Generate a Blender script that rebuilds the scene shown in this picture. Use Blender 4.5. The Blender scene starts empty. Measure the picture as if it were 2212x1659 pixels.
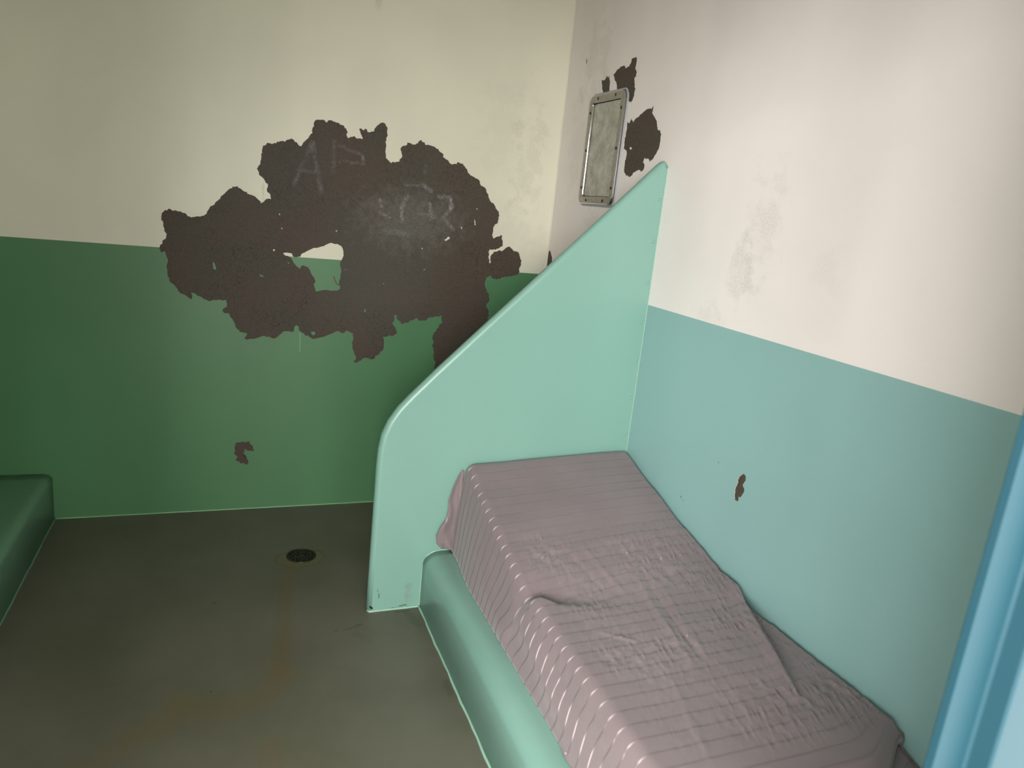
import bpy, bmesh, math, random
from mathutils import Vector, Matrix, noise
from mathutils.geometry import delaunay_2d_cdt

S = bpy.context.scene
C = S.collection

# ------------------------------------------------------------------ camera
cam_d = bpy.data.cameras.new('camera'); cam = bpy.data.objects.new('camera', cam_d); C.objects.link(cam)
CR = Vector((0.92878875, -0.35654547, 0.10112755))
CU = Vector((-0.00665549, 0.25677772, 0.96644757))
CF = Vector((0.37054981, 0.89829869, -0.23611927))
m3 = Matrix((CR, CU, -CF)).transposed()
cam.matrix_world = Matrix.Translation((-1.55978, -3.47521, 1.56089)) @ m3.to_4x4()
cam_d.sensor_fit = 'HORIZONTAL'; cam_d.sensor_width = 36.0
cam_d.lens = 1536.41 / 2212.0 * 36.0
cam_d.clip_start = 0.02
cam_d.dof.use_dof = True; cam_d.dof.focus_distance = 2.7; cam_d.dof.aperture_fstop = 4.0
S.camera = cam

# ------------------------------------------------------------------ light: daylight from the corridor behind the camera
w = bpy.data.worlds.new('world'); S.world = w; w.use_nodes = True
w.node_tree.nodes['Background'].inputs[0].default_value = (1.0, 0.97, 0.90, 1)
w.node_tree.nodes['Background'].inputs[1].default_value = 5.4

def area_lamp(name, loc, target, sx, sy, power, col):
    d = bpy.data.lights.new(name, 'AREA'); d.shape = 'RECTANGLE'; d.size = sx; d.size_y = sy
    d.energy = power; d.color = col
    o = bpy.data.objects.new(name, d); C.objects.link(o); o.location = loc
    o.rotation_euler = (Vector(target) - Vector(loc)).to_track_quat('-Z', 'Y').to_euler()
    return o
area_lamp('corridor_window_daylight', (-2.6, -6.2, 1.95), (-1.2, -1.6, 1.3), 1.3, 1.5, 200, (1.0, 0.98, 0.93))
area_lamp('corridor_far_daylight', (-4.2, -6.0, 1.95), (-1.2, -1.6, 1.3), 1.5, 1.5, 240, (1.0, 0.965, 0.96))

vs = S.view_settings
vs.view_transform = 'Standard'; vs.look = 'None'; vs.gamma = 1.0; vs.use_curve_mapping = False
vs.exposure = 0.0

# ------------------------------------------------------------------ dimensions (metres)
HP = 1.25                       # height of the painted dado
XL, ZC, YF = -2.92, 2.75, -3.0306 # left wall, ceiling, front wall
YP = -1.028                     # front face of the privacy partition
PLX, PLZ = -0.849, 0.24         # bed plinth face and top
BX, BZ = -2.286, 0.22           # left bench face and top

PEEL_BIG = [(-1.83,1.396),(-1.824,1.404),(-1.817,1.411),(-1.81,1.409),(-1.803,1.418),(-1.779,1.414),(-1.761,1.41),(-1.741,1.406),(-1.734,1.402),(-1.727,1.392),(-1.696,1.395),(-1.681,1.395),(-1.662,1.403),(-1.651,1.422),(-1.642,1.433),(-1.64,1.439),(-1.623,1.451),(-1.606,1.472),(-1.58,1.504),(-1.565,1.521),(-1.549,1.531),(-1.547,1.538),(-1.535,1.538),(-1.528,1.541),(-1.524,1.534),(-1.501,1.522),(-1.478,1.511),(-1.453,1.503),(-1.441,1.493),(-1.429,1.478),(-1.417,1.487),(-1.404,1.499),(-1.386,1.501),(-1.389,1.514),(-1.397,1.525),(-1.404,1.534),(-1.401,1.549),(-1.4,1.561),(-1.413,1.571),(-1.427,1.592),(-1.439,1.602),(-1.443,1.615),(-1.448,1.625),(-1.441,1.639),(-1.434,1.652),(-1.432,1.672),(-1.432,1.687),(-1.429,1.707),(-1.425,1.723),(-1.418,1.726),(-1.41,1.737),(-1.389,1.736),(-1.37,1.742),(-1.366,1.75),(-1.331,1.755),(-1.324,1.762),(-1.316,1.765),(-1.308,1.771),(-1.296,1.767),(-1.288,1.757),(-1.272,1.744),(-1.262,1.743),(-1.253,1.762),(-1.237,1.778),(-1.218,1.804),(-1.218,1.826),(-1.212,1.844),(-1.208,1.857),(-1.2,1.864),(-1.18,1.866),(-1.164,1.863),(-1.156,1.857),(-1.148,1.869),(-1.132,1.871),(-1.119,1.866),(-1.103,1.863),(-1.086,1.857),(-1.08,1.856),(-1.067,1.84),(-1.061,1.831),(-1.064,1.812),(-1.058,1.803),(-1.049,1.811),(-1.032,1.816),(-1.017,1.807),(-0.992,1.809),(-0.999,1.825),(-1.006,1.842),(-1.008,1.852),(-1.001,1.853),(-0.988,1.846),(-0.984,1.854),(-0.979,1.855),(-0.973,1.842),(-0.962,1.842),(-0.943,1.847),(-0.936,1.865),(-0.928,1.879),(-0.916,1.889),(-0.903,1.893),(-0.892,1.888),(-0.886,1.878),(-0.882,1.816),(-0.887,1.811),(-0.882,1.787),(-0.885,1.766),(-0.88,1.738),(-0.868,1.727),(-0.854,1.718),(-0.85,1.724),(-0.828,1.727),(-0.822,1.727),(-0.814,1.741),(-0.805,1.753),(-0.807,1.767),(-0.814,1.783),(-0.813,1.793),(-0.803,1.803),(-0.785,1.809),(-0.784,1.819),(-0.768,1.818),(-0.757,1.813),(-0.733,1.822),(-0.729,1.832),(-0.723,1.839),(-0.711,1.83),(-0.702,1.83),(-0.696,1.819),(-0.665,1.818),(-0.633,1.809),(-0.625,1.798),(-0.609,1.791),(-0.605,1.773),(-0.588,1.766),(-0.568,1.751),(-0.559,1.746),(-0.536,1.749),(-0.534,1.757),(-0.522,1.758),(-0.503,1.756),(-0.493,1.745),(-0.477,1.723),(-0.461,1.707),(-0.436,1.695),(-0.419,1.692),(-0.41,1.682),(-0.404,1.665),(-0.389,1.66),(-0.373,1.648),(-0.37,1.635),(-0.358,1.616),(-0.349,1.597),(-0.317,1.571),(-0.294,1.546),(-0.294,1.516),(-0.296,1.491),(-0.312,1.478),(-0.317,1.455),(-0.317,1.423),(-0.312,1.413),(-0.297,1.422),(-0.265,1.433),(-0.267,1.413),(-0.258,1.4),(-0.257,1.381),(-0.281,1.363),(-0.305,1.357),(-0.324,1.357),(-0.326,1.354),(-0.328,1.335),(-0.327,1.312),(-0.322,1.289),(-0.316,1.287),(-0.318,1.308),(-0.313,1.334),(-0.302,1.347),(-0.287,1.348),(-0.275,1.356),(-0.259,1.351),(-0.243,1.365),(-0.226,1.379),(-0.21,1.37),(-0.193,1.357),(-0.173,1.355),(-0.16,1.345),(-0.154,1.324),(-0.144,1.311),(-0.145,1.289),(-0.153,1.272),(-0.15,1.246),(-0.157,1.236),(-0.18,1.232),(-0.203,1.228),(-0.21,1.222),(-0.24,1.219),(-0.26,1.21),(-0.29,1.205),(-0.301,1.215),(-0.306,1.224),(-0.321,1.216),(-0.33,1.204),(-0.331,1.165),(-0.323,1.154),(-0.319,1.14),(-0.304,1.124),(-0.299,1.1),(-0.303,1.086),(-0.314,1.071),(-0.313,1.059),(-0.298,1.037),(-0.294,1.016),(-0.303,1.003),(-0.295,0.989),(-0.274,0.946),(-0.3,0.851),(-0.417,0.724),(-0.524,0.693),(-0.566,0.722),(-0.572,0.734),(-0.566,0.751),(-0.575,0.78),(-0.579,0.819),(-0.587,0.853),(-0.583,0.872),(-0.591,0.886),(-0.586,0.91),(-0.573,0.93),(-0.562,0.945),(-0.561,0.959),(-0.543,0.969),(-0.55,0.983),(-0.55,1.005),(-0.583,0.999),(-0.619,0.992),(-0.625,0.977),(-0.649,0.974),(-0.67,0.976),(-0.681,0.988),(-0.692,0.978),(-0.708,0.973),(-0.721,0.959),(-0.735,0.961),(-0.751,0.951),(-0.766,0.965),(-0.776,0.974),(-0.781,0.995),(-0.789,0.998),(-0.793,0.985),(-0.79,0.978),(-0.795,0.962),(-0.8,0.952),(-0.788,0.939),(-0.78,0.923),(-0.775,0.904),(-0.794,0.893),(-0.81,0.894),(-0.824,0.886),(-0.844,0.884),(-0.838,0.86),(-0.836,0.836),(-0.845,0.813),(-0.862,0.793),(-0.878,0.784),(-0.882,0.77),(-0.905,0.77),(-0.928,0.777),(-0.943,0.763),(-0.974,0.749),(-0.985,0.758),(-0.973,0.767),(-0.976,0.788),(-0.985,0.809),(-0.994,0.832),(-0.995,0.855),(-0.992,0.878),(-0.993,0.897),(-1.006,0.902),(-1.024,0.909),(-1.037,0.896),(-1.05,0.899),(-1.066,0.905),(-1.083,0.899),(-1.09,0.894),(-1.105,0.889),(-1.122,0.882),(-1.144,0.874),(-1.165,0.868),(-1.174,0.865),(-1.191,0.87),(-1.204,0.881),(-1.217,0.88),(-1.23,0.893),(-1.243,0.897),(-1.25,0.911),(-1.249,0.922),(-1.26,0.929),(-1.269,0.919),(-1.272,0.896),(-1.32,0.896),(-1.339,0.876),(-1.365,0.86),(-1.384,0.871),(-1.394,0.867),(-1.413,0.872),(-1.433,0.862),(-1.457,0.857),(-1.479,0.85),(-1.492,0.858),(-1.478,0.88),(-1.498,0.884),(-1.524,0.901),(-1.534,0.926),(-1.544,0.947),(-1.556,0.964),(-1.558,0.97),(-1.574,0.97),(-1.581,0.976),(-1.586,0.99),(-1.578,0.997),(-1.568,1.002),(-1.567,1.017),(-1.572,1.035),(-1.589,1.031),(-1.601,1.035),(-1.62,1.031),(-1.64,1.024),(-1.651,1.028),(-1.666,1.033),(-1.676,1.042),(-1.689,1.044),(-1.7,1.056),(-1.716,1.06),(-1.714,1.028),(-1.727,1.036),(-1.744,1.047),(-1.76,1.053),(-1.77,1.062),(-1.771,1.073),(-1.786,1.09),(-1.804,1.109),(-1.81,1.125),(-1.813,1.149),(-1.812,1.157),(-1.816,1.169),(-1.813,1.181),(-1.809,1.196),(-1.816,1.215),(-1.819,1.235),(-1.839,1.231),(-1.843,1.247),(-1.84,1.261),(-1.83,1.27),(-1.826,1.282),(-1.818,1.288),(-1.812,1.309),(-1.82,1.319),(-1.825,1.342),(-1.83,1.365)]
PEEL_HOLES = [
[(-1.329,1.265),(-1.315,1.267),(-1.291,1.265),(-1.286,1.252),(-1.27,1.249),(-1.251,1.253),(-1.248,1.265),(-1.225,1.279),(-1.209,1.289),(-1.18,1.298),(-1.159,1.306),(-1.139,1.316),(-1.116,1.327),(-1.105,1.324),(-1.084,1.323),(-1.069,1.316),(-1.06,1.303),(-1.055,1.273),(-1.062,1.255),(-1.07,1.241),(-1.066,1.215),(-1.062,1.194),(-1.068,1.158),(-1.072,1.141),(-1.064,1.115),(-1.075,1.105),(-1.105,1.101),(-1.139,1.104),(-1.16,1.098),(-1.175,1.092),(-1.184,1.116),(-1.187,1.129),(-1.179,1.141),(-1.188,1.162),(-1.199,1.174),(-1.208,1.195),(-1.219,1.207),(-1.236,1.214),(-1.248,1.208),(-1.252,1.195),(-1.269,1.208),(-1.281,1.222),(-1.29,1.239),(-1.307,1.252),(-1.323,1.255)],
[(-1.628,1.196),(-1.622,1.202),(-1.614,1.168),(-1.626,1.173)],
[(-1.43,1.159),(-1.424,1.158),(-1.407,1.15),(-1.427,1.149)],
[(-1.19,0.9),(-1.174,0.9),(-1.172,0.889),(-1.183,0.882),(-1.192,0.891)],
[(-1.374,1.272),(-1.369,1.279),(-1.364,1.275),(-1.37,1.269)],
[(-1.311,1.222),(-1.304,1.221),(-1.298,1.223),(-1.304,1.216)],
[(-0.489,1.454),(-0.483,1.455),(-0.481,1.443)],
[(-0.422,1.5),(-0.411,1.47),(-0.418,1.47)],
[(-0.568,1.384),(-0.555,1.394),(-0.553,1.401),(-0.543,1.401),(-0.542,1.391),(-0.559,1.38)],
[(-0.941,1.021),(-0.935,1.018),(-0.937,1.004),(-0.945,1.008)],
[(-1.05,1.211),(-1.038,1.206),(-1.044,1.204)],
[(-0.655,1.237),(-0.653,1.233),(-0.663,1.224)],
[(-0.856,1.155),(-0.853,1.149),(-0.861,1.146)],
[(-1.352,1.44),(-1.346,1.437),(-1.348,1.431)],
[(-1.341,1.378),(-1.332,1.374),(-1.339,1.372)],
[(-1.097,1.387),(-1.089,1.385),(-1.094,1.38)],
[(-0.682,1.337),(-0.674,1.336),(-0.677,1.331)],
[(-0.417,1.552),(-0.409,1.551),(-0.412,1.546)]]
PEEL_HOOK = [(-1.525,0.341),(-1.521,0.346),(-1.514,0.348),(-1.506,0.347),(-1.497,0.349),(-1.487,0.351),(-1.483,0.346),(-1.481,0.345),(-1.47,0.352),(-1.463,0.349),(-1.46,0.337),(-1.45,0.328),(-1.444,0.327),(-1.445,0.311),(-1.439,0.305),(-1.444,0.3),(-1.451,0.303),(-1.466,0.302),(-1.479,0.308),(-1.482,0.312),(-1.484,0.311),(-1.484,0.3),(-1.488,0.293),(-1.486,0.283),(-1.479,0.281),(-1.474,0.271),(-1.466,0.251),(-1.468,0.236),(-1.475,0.229),(-1.482,0.234),(-1.489,0.239),(-1.505,0.237),(-1.505,0.247),(-1.515,0.248),(-1.524,0.254),(-1.523,0.26),(-1.516,0.27),(-1.527,0.281),(-1.532,0.291),(-1.526,0.305),(-1.529,0.315),(-1.527,0.326)]
PEEL_OVAL = [(-1.735,0.81),(-1.739,0.808),(-1.746,0.807),(-1.752,0.803),(-1.752,0.796),(-1.755,0.79),(-1.751,0.787),(-1.75,0.78),(-1.746,0.775),(-1.745,0.771),(-1.749,0.766),(-1.752,0.765),(-1.756,0.758),(-1.756,0.749),(-1.751,0.741),(-1.75,0.735),(-1.747,0.729),(-1.743,0.727),(-1.738,0.727),(-1.737,0.72),(-1.738,0.712),(-1.735,0.708),(-1.73,0.709),(-1.72,0.707),(-1.718,0.716),(-1.715,0.725),(-1.716,0.733),(-1.713,0.744),(-1.714,0.751),(-1.718,0.759),(-1.721,0.771),(-1.718,0.775),(-1.72,0.781),(-1.721,0.789),(-1.728,0.797),(-1.735,0.803)]
PEEL_ABOVE = [(-0.664,2.229),(-0.674,2.219),(-0.675,2.205),(-0.672,2.178),(-0.689,2.166),(-0.687,2.148),(-0.675,2.143),(-0.685,2.113),(-0.694,2.1),(-0.689,2.079),(-0.686,2.059),(-0.668,2.045),(-0.638,2.055),(-0.586,2.082),(-0.54,2.101),(-0.527,2.127),(-0.506,2.151),(-0.491,2.17),(-0.476,2.181),(-0.504,2.192),(-0.526,2.198),(-0.542,2.206),(-0.574,2.206),(-0.587,2.193),(-0.608,2.197),(-0.623,2.206),(-0.627,2.224),(-0.648,2.226)]
PEEL_STUB = [(-0.372,2.171),(-0.407,2.17),(-0.418,2.184),(-0.434,2.175),(-0.444,2.18),(-0.461,2.147),(-0.465,2.107),(-0.451,2.104),(-0.425,2.108),(-0.416,2.102),(-0.402,2.118),(-0.387,2.142)]
PEEL_BESIDE = [(-0.855,2.021),(-0.859,1.987),(-0.883,1.969),(-0.901,1.948),(-0.912,1.927),(-0.931,1.922),(-0.945,1.905),(-0.945,1.886),(-0.944,1.862),(-0.934,1.843),(-0.919,1.827),(-0.89,1.803),(-0.875,1.814),(-0.847,1.82),(-0.837,1.803),(-0.852,1.792),(-0.846,1.771),(-0.831,1.766),(-0.804,1.772),(-0.772,1.764),(-0.758,1.751),(-0.746,1.746),(-0.722,1.753),(-0.713,1.748),(-0.692,1.765),(-0.686,1.791),(-0.69,1.821),(-0.691,1.843),(-0.679,1.858),(-0.66,1.863),(-0.657,1.891),(-0.663,1.917),(-0.663,1.951),(-0.661,1.975),(-0.681,1.965),(-0.687,1.975),(-0.694,1.983),(-0.711,1.967),(-0.729,1.98),(-0.753,1.987),(-0.782,2.001),(-0.812,2.01),(-0.841,2.008)]
PEEL_BESIDE_HOLE = [(-0.712,1.865),(-0.719,1.867),(-0.727,1.864),(-0.729,1.859),(-0.721,1.857),(-0.714,1.86)]
PEEL_CORNER = [(-0.008,1.382),(-0.03,1.372),(-0.056,1.346),(-0.062,1.323),(-0.082,1.288),(-0.004,1.255),(0.004,1.283),(0.002,1.317),(0,1.355)]
PEEL_NICK = [(-0.192,2.293),(-0.203,2.275),(-0.199,2.261),(-0.189,2.277)]

# ------------------------------------------------------------------ node helpers
class G:
    def __init__(s, name):
        s.m = bpy.data.materials.new(name); s.m.use_nodes = True
        s.t = s.m.node_tree; s.n = s.t.nodes; s.n.clear()
        s.out = s.n.new('ShaderNodeOutputMaterial')
        s.b = s.n.new('ShaderNodeBsdfPrincipled'); s.L(s.b.outputs[0], s.out.inputs[0])
        s.pos = s.n.new('ShaderNodeTexCoord').outputs['Object']
    def L(s, a, b): s.t.links.new(a, b)
    def put(s, sock, v):
        if isinstance(v, bpy.types.NodeSocket): s.L(v, sock)
        elif isinstance(v, (tuple, list)):
            sock.default_value = tuple(v) + ((1,) if len(v) == 3 and sock.type == 'RGBA' else ())
        else: sock.default_value = v
    def math(s, op, a, b=0.0, c=None, clamp=False):
        n = s.n.new('ShaderNodeMath'); n.operation = op; n.use_clamp = clamp
        s.put(n.inputs[0], a); s.put(n.inputs[1], b)
        if c is not None: s.put(n.inputs[2], c)
        return n.outputs[0]
    def vm(s, op, a, b=(0, 0, 0), out=0):
        n = s.n.new('ShaderNodeVectorMath'); n.operation = op
        s.put(n.inputs[0], a)
        if op == 'SCALE': s.put(n.inputs['Scale'], b)
        else: s.put(n.inputs[1], b)
        return n.outputs[out]
    def noise(s, scale, detail=3, rough=.5, vec=None, stretch=None):
        v = vec or s.pos
        if stretch: v = s.vm('MULTIPLY', v, stretch)
        n = s.n.new('ShaderNodeTexNoise'); s.L(v, n.inputs['Vector'])
        n.inputs['Scale'].default_value = scale; n.inputs['Detail'].default_value = detail
        n.inputs['Roughness'].default_value = rough
        return n.outputs[0]
    def rng(s, v, a, b, c=0.0, d=1.0, smooth=True):
        n = s.n.new('ShaderNodeMapRange'); n.interpolation_type = 'SMOOTHSTEP' if smooth else 'LINEAR'
        s.put(n.inputs[0], v)
        for i, x in enumerate((a, b, c, d)): n.inputs[i + 1].default_value = x
        return n.outputs[0]
    def mix(s, f, a, b):
        n = s.n.new('ShaderNodeMix'); n.data_type = 'RGBA'
        s.put(n.inputs[0], f); s.put(n.inputs[6], a); s.put(n.inputs[7], b)
        return n.outputs[2]
    def bump(s, h, strength, dist=.001, prev=None):
        n = s.n.new('ShaderNodeBump'); n.inputs['Strength'].default_value = strength
        n.inputs['Distance'].default_value = dist; s.L(h, n.inputs['Height'])
        if prev: s.L(prev, n.inputs['Normal'])
        return n.outputs[0]
    def seg(s, a, b, v=None):
        """distance from the shading point to the segment ab"""
        v = v or s.pos; a = Vector(a); b = Vector(b); d = b - a
        ap = s.vm('SUBTRACT', v, tuple(a))
        t = s.math('DIVIDE', s.vm('DOT_PRODUCT', ap, tuple(d), 1), max(d.length_squared, 1e-9), clamp=True)
        return s.vm('LENGTH', s.vm('SUBTRACT', ap, s.vm('SCALE', tuple(d), t)), out=1)
    def path(s, pts, v=None):
        r = None
        for a, b in zip(pts[:-1], pts[1:]):
            d = s.seg(a, b, v); r = d if r is None else s.math('MINIMUM', r, d)
        return r
    def warp(s, amount, scale):
        n = s.n.new('ShaderNodeTexNoise'); s.L(s.pos, n.inputs['Vector']); n.inputs['Scale'].default_value = scale
        n.inputs['Detail'].default_value = 4
        return s.vm('ADD', s.pos, s.vm('SCALE', s.vm('SUBTRACT', n.outputs[1], (.5, .5, .5)), amount))
    def fin(s, col=None, rough=None, spec=None, metal=None, normal=None):
        for k, v in (('Base Color', col), ('Roughness', rough), ('Specular IOR Level', spec), ('Metallic', metal), ('Normal', normal)):
            if v is not None: s.put(s.b.inputs[k], v)
        return s.m

def paint(name, col, rough=.42, spec=.4, var=.05, dirt=None, orange=.22, extra=None):
    """rolled gloss wall paint: faint colour clouding, vertical roller bands, orange peel"""
    g = G(name)
    big = g.noise(1.6, 3); band = g.noise(2.2, 2, stretch=(1, 1, .22))
    f = g.rng(g.math('ADD', big, band), .75, 1.25)
    a = tuple(c * (1 - var) for c in col); b = tuple(min(1, c * (1 + var)) for c in col)
    c = g.mix(f, a, b)
    if dirt: c = dirt(g, c)
    r = rough
    n1 = g.bump(g.noise(150, 3, .6), orange, .0012)
    n2 = g.bump(g.noise(9, 2), .25, .003, n1)
    return g.fin(c, r, spec, normal=n2)

def smudge(plane, spots):
    """grey scuffs: each spot (a, b, ra, rb, strength) in wall coordinates"""
    def f(g, c):
        sp = g.noise(170, 4, .75); cl = g.noise(14, 4, .6)
        for (a, b, ra, rb, k) in spots:
            if plane == 'x': v = g.vm('SUBTRACT', g.pos, (0, a, b)); v = g.vm('MULTIPLY', v, (0, 1 / ra, 1 / rb))
            else: v = g.vm('SUBTRACT', g.pos, (a, 0, b)); v = g.vm('MULTIPLY', v, (1 / ra, 0, 1 / rb))
            d = g.math('ADD', g.vm('LENGTH', v, out=1), g.rng(cl, .3, .7, -.5, .5))
            mk = g.math('MULTIPLY', g.rng(d, 1.0, .15, 0, k), g.rng(sp, .42, .68, 0.12, 1))
            c = g.mix(mk, c, (.16, .15, .12))
        return c
    return f

CREAM = (.70, .665, .575)
back_dirt = smudge('y', [(-.16, 1.83, .11, .35, .30), (-.95, 2.45, .02, .09, .5), (-.33, 1.95, .14, .3, .14), (-.22, 1.45, .2, .2, .22), (-1.42, 1.53, .008, .06, .5)])
right_dirt = smudge('x', [(-.30, 2.25, .16, .26, .32), (-1.62, 1.60, .10, .22, .26), (-1.55, 1.45, .10, .14, .3), (-1.42, 1.27, .10, .06, .22),
                          (-.45, 1.56, .10, .09, .3), (-.2, 1.9, .12, .35, .2), (-1.92, 1.50, .08, .08, .12)])
m_cream_back = paint('cream_wall_paint_back', (.71, .69, .57), dirt=back_dirt)
m_cream_right = paint('cream_wall_paint_right', (.745, .695, .67), dirt=right_dirt)
m_cream = paint('cream_wall_paint', CREAM)
def scratch(g, c):
    v = g.warp(.004, 60)
    d = g.path([(-1.243, 0, .90), (-1.241, 0, .80)], v)
    c = g.mix(g.rng(d, .003, .0005, 0, .45), c, (.35, .5, .38))
    r = g.path([(-1.097, 0, 1.170), (-1.090, 0, 1.153), (-1.080, 0, 1.133), (-1.069, 0, 1.131)], v)
    return g.mix(g.rng(r, .0032, .0018), c, (.10, .045, .006))
m_green = paint('green_wall_paint', (.080, .205, .098), .40, var=.05, dirt=scratch)
def specks(g, c):
    for p, r in (((0, -1.44, .60), .004), ((0, -1.455, .593), .0025), ((0, -1.61, .80), .0025)):
        c = g.mix(g.rng(g.seg(p, (p[0], p[1], p[2] - .004), g.warp(.004, 200)), r, r * .6, 0, .8), c, (.08, .10, .08))
    return c
m_teal = paint('teal_wall_paint', (.235, .405, .395), .40, var=.035, dirt=specks)
m_seafoam = paint('seafoam_enamel', (.190, .352, .302), .33, .5, var=.025, orange=.12)

# enamel with chips and grime for partition and plinth
def chips(marks, grime):
    def f(g, c):
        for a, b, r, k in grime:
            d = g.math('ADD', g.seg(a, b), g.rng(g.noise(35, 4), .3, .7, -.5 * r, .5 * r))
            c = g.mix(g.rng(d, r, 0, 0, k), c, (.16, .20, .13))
        v = g.warp(.006, 120)
        for a, b, r in marks: c = g.mix(g.rng(g.seg(a, b, v), r, r * .7), c, (.02, .018, .014))
        return c
    return f
m_part = paint('seafoam_partition_enamel', (.190, .350, .300), .34, .5, .025, orange=.10, dirt=chips(
    [((-1.046, YP, .022), (-1.036, YP, .014), .0045), ((-1.012, YP, .075), (-1.013, YP, .055), .0016), ((-1.02, YP, .092), (-1.017, YP, .084), .0012),
     ((-.96, YP, .006), (-.95, YP, .007), .002), ((-.93, YP, .012), (-.90, YP, .014), .0018)],
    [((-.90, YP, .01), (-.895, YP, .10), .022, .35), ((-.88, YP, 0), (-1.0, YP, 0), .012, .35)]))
m_plinth = paint('seafoam_plinth_enamel', (.190, .350, .300), .27, .55, .03, orange=.12, dirt=chips(
    [((-.80, -1.93, .24), (-.806, -1.94, .24), .0022), ((-.85, -1.7, .004), (-.85, -1.72, .002), .003)],
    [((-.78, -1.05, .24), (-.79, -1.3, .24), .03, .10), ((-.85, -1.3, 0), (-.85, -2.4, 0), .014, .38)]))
m_bench = paint('green_bench_enamel', (.12,.25,.16), .30, .5, .04, orange=.15)
m_caulk = paint('seafoam_caulk', (.27,.45,.36), .35, .5, .02)
m_ceiling = paint('ceiling_paint', (.80, .78, .72), .6)

# bare brown substrate, crazed, with chalky rubbed lettering
def bare(name, chalk):
    g = G(name)
    c = g.mix(g.rng(g.noise(3.5, 4, .6), .35, .65), (.053, .046, .034), (.064, .045, .034))
    c = g.mix(g.rng(g.noise(120, 4, .7), .3, .75, 0, .35), c, (.12, .10, .08))
    vo = g.n.new('ShaderNodeTexVoronoi'); vo.feature = 'DISTANCE_TO_EDGE'; g.L(g.warp(.02, 30), vo.inputs['Vector']); vo.inputs['Scale'].default_value = 34
    cr = g.math('MULTIPLY', g.rng(vo.outputs[0], .035, .0), g.rng(g.noise(5, 3), .42, .6, 0, .75))
    c = g.mix(cr, c, (.022, .018, .013))
    if chalk:
        v = g.warp(.02, 25); fine = g.noise(90, 5, .8); mid = g.noise(18, 4, .7)
        # broad rubbed grey cloud
        q = g.vm('MULTIPLY', g.vm('SUBTRACT', v, (-.75, 0, 1.46)), (1 / .30, 0, 1 / .17))
        cloud = g.rng(g.math('ADD', g.vm('LENGTH', q, out=1), g.rng(mid, .3, .7, -.35, .35)), 1.25, .2, 0, .42)
        c = g.mix(g.math('MULTIPLY', cloud, g.rng(fine, .3, .7, .25, 1)), c, (.21, .205, .19))
        q = g.vm('MULTIPLY', g.vm('SUBTRACT', v, (-.9, 0, 1.2)), (1 / .35, 0, 1 / .35))
        c = g.mix(g.rng(g.vm('LENGTH', q, out=1), 1.2, .3, 0, .22), c, (.10, .105, .09))
        for pts, wd, k in chalk:
            d = g.path([(x, 0, z) for x, z in pts], v)
            c = g.mix(g.math('MULTIPLY', g.math('MULTIPLY', g.rng(d, wd * 1.25, wd * .1, 0, k * 1.1), g.rng(fine, .36, .66, .1, 1)), g.rng(mid, .36, .58, .25, 1)), c, (.34, .34, .35))
    return g.fin(c, .62, .3, normal=g.bump(g.noise(200, 4, .7), .3, .001))
CHALK = [([(-1.215, 1.762), (-1.287, 1.573)], .015, .30), ([(-1.213, 1.762), (-1.169, 1.553)], .014, .30), ([(-1.269, 1.637), (-1.196, 1.640)], .012, .26),
    ([(-1.12, 1.78), (-1.118, 1.652)], .012, .22), ([(-1.099, 1.768), (-.984, 1.733), (-.99, 1.70), (-1.09, 1.70)], .010, .22),
    ([(-.685, 1.723), (-.692, 1.692)], .012, .2), ([(-.984, 1.725), (-.982, 1.70)], .010, .35),
    ([(-.782, 1.625), (-.701, 1.631)], .009, .35), ([(-.690, 1.633), (-.652, 1.612)], .014, .5),
    ([(-.61, 1.592), (-.555, 1.588), (-.538, 1.548), (-.582, 1.490), (-.526, 1.440)], .013, .5), ([(-.552, 1.58), (-.550, 1.54)], .009, .7),
    ([(-.895, 1.545), (-.888, 1.515)], .010, .95), ([(-.769, 1.575), (-.793, 1.519), (-.785, 1.455)], .012, .6),
    ([(-.655, 1.55), (-.642, 1.481)], .012, .5), ([(-.70, 1.50), (-.62, 1.49)], .012, .35), ([(-.90, 1.49), (-.85, 1.47)], .010, .35), ([(-.86, 1.405), (-.758, 1.40)], .02, .3)]
m_bare = bare('bare_wall_lettered', CHALK)
m_bare2 = bare('bare_wall', None)
g = G('paint_edge'); m_edge = g.fin((.52, .52, .43), .6, .3)

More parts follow.
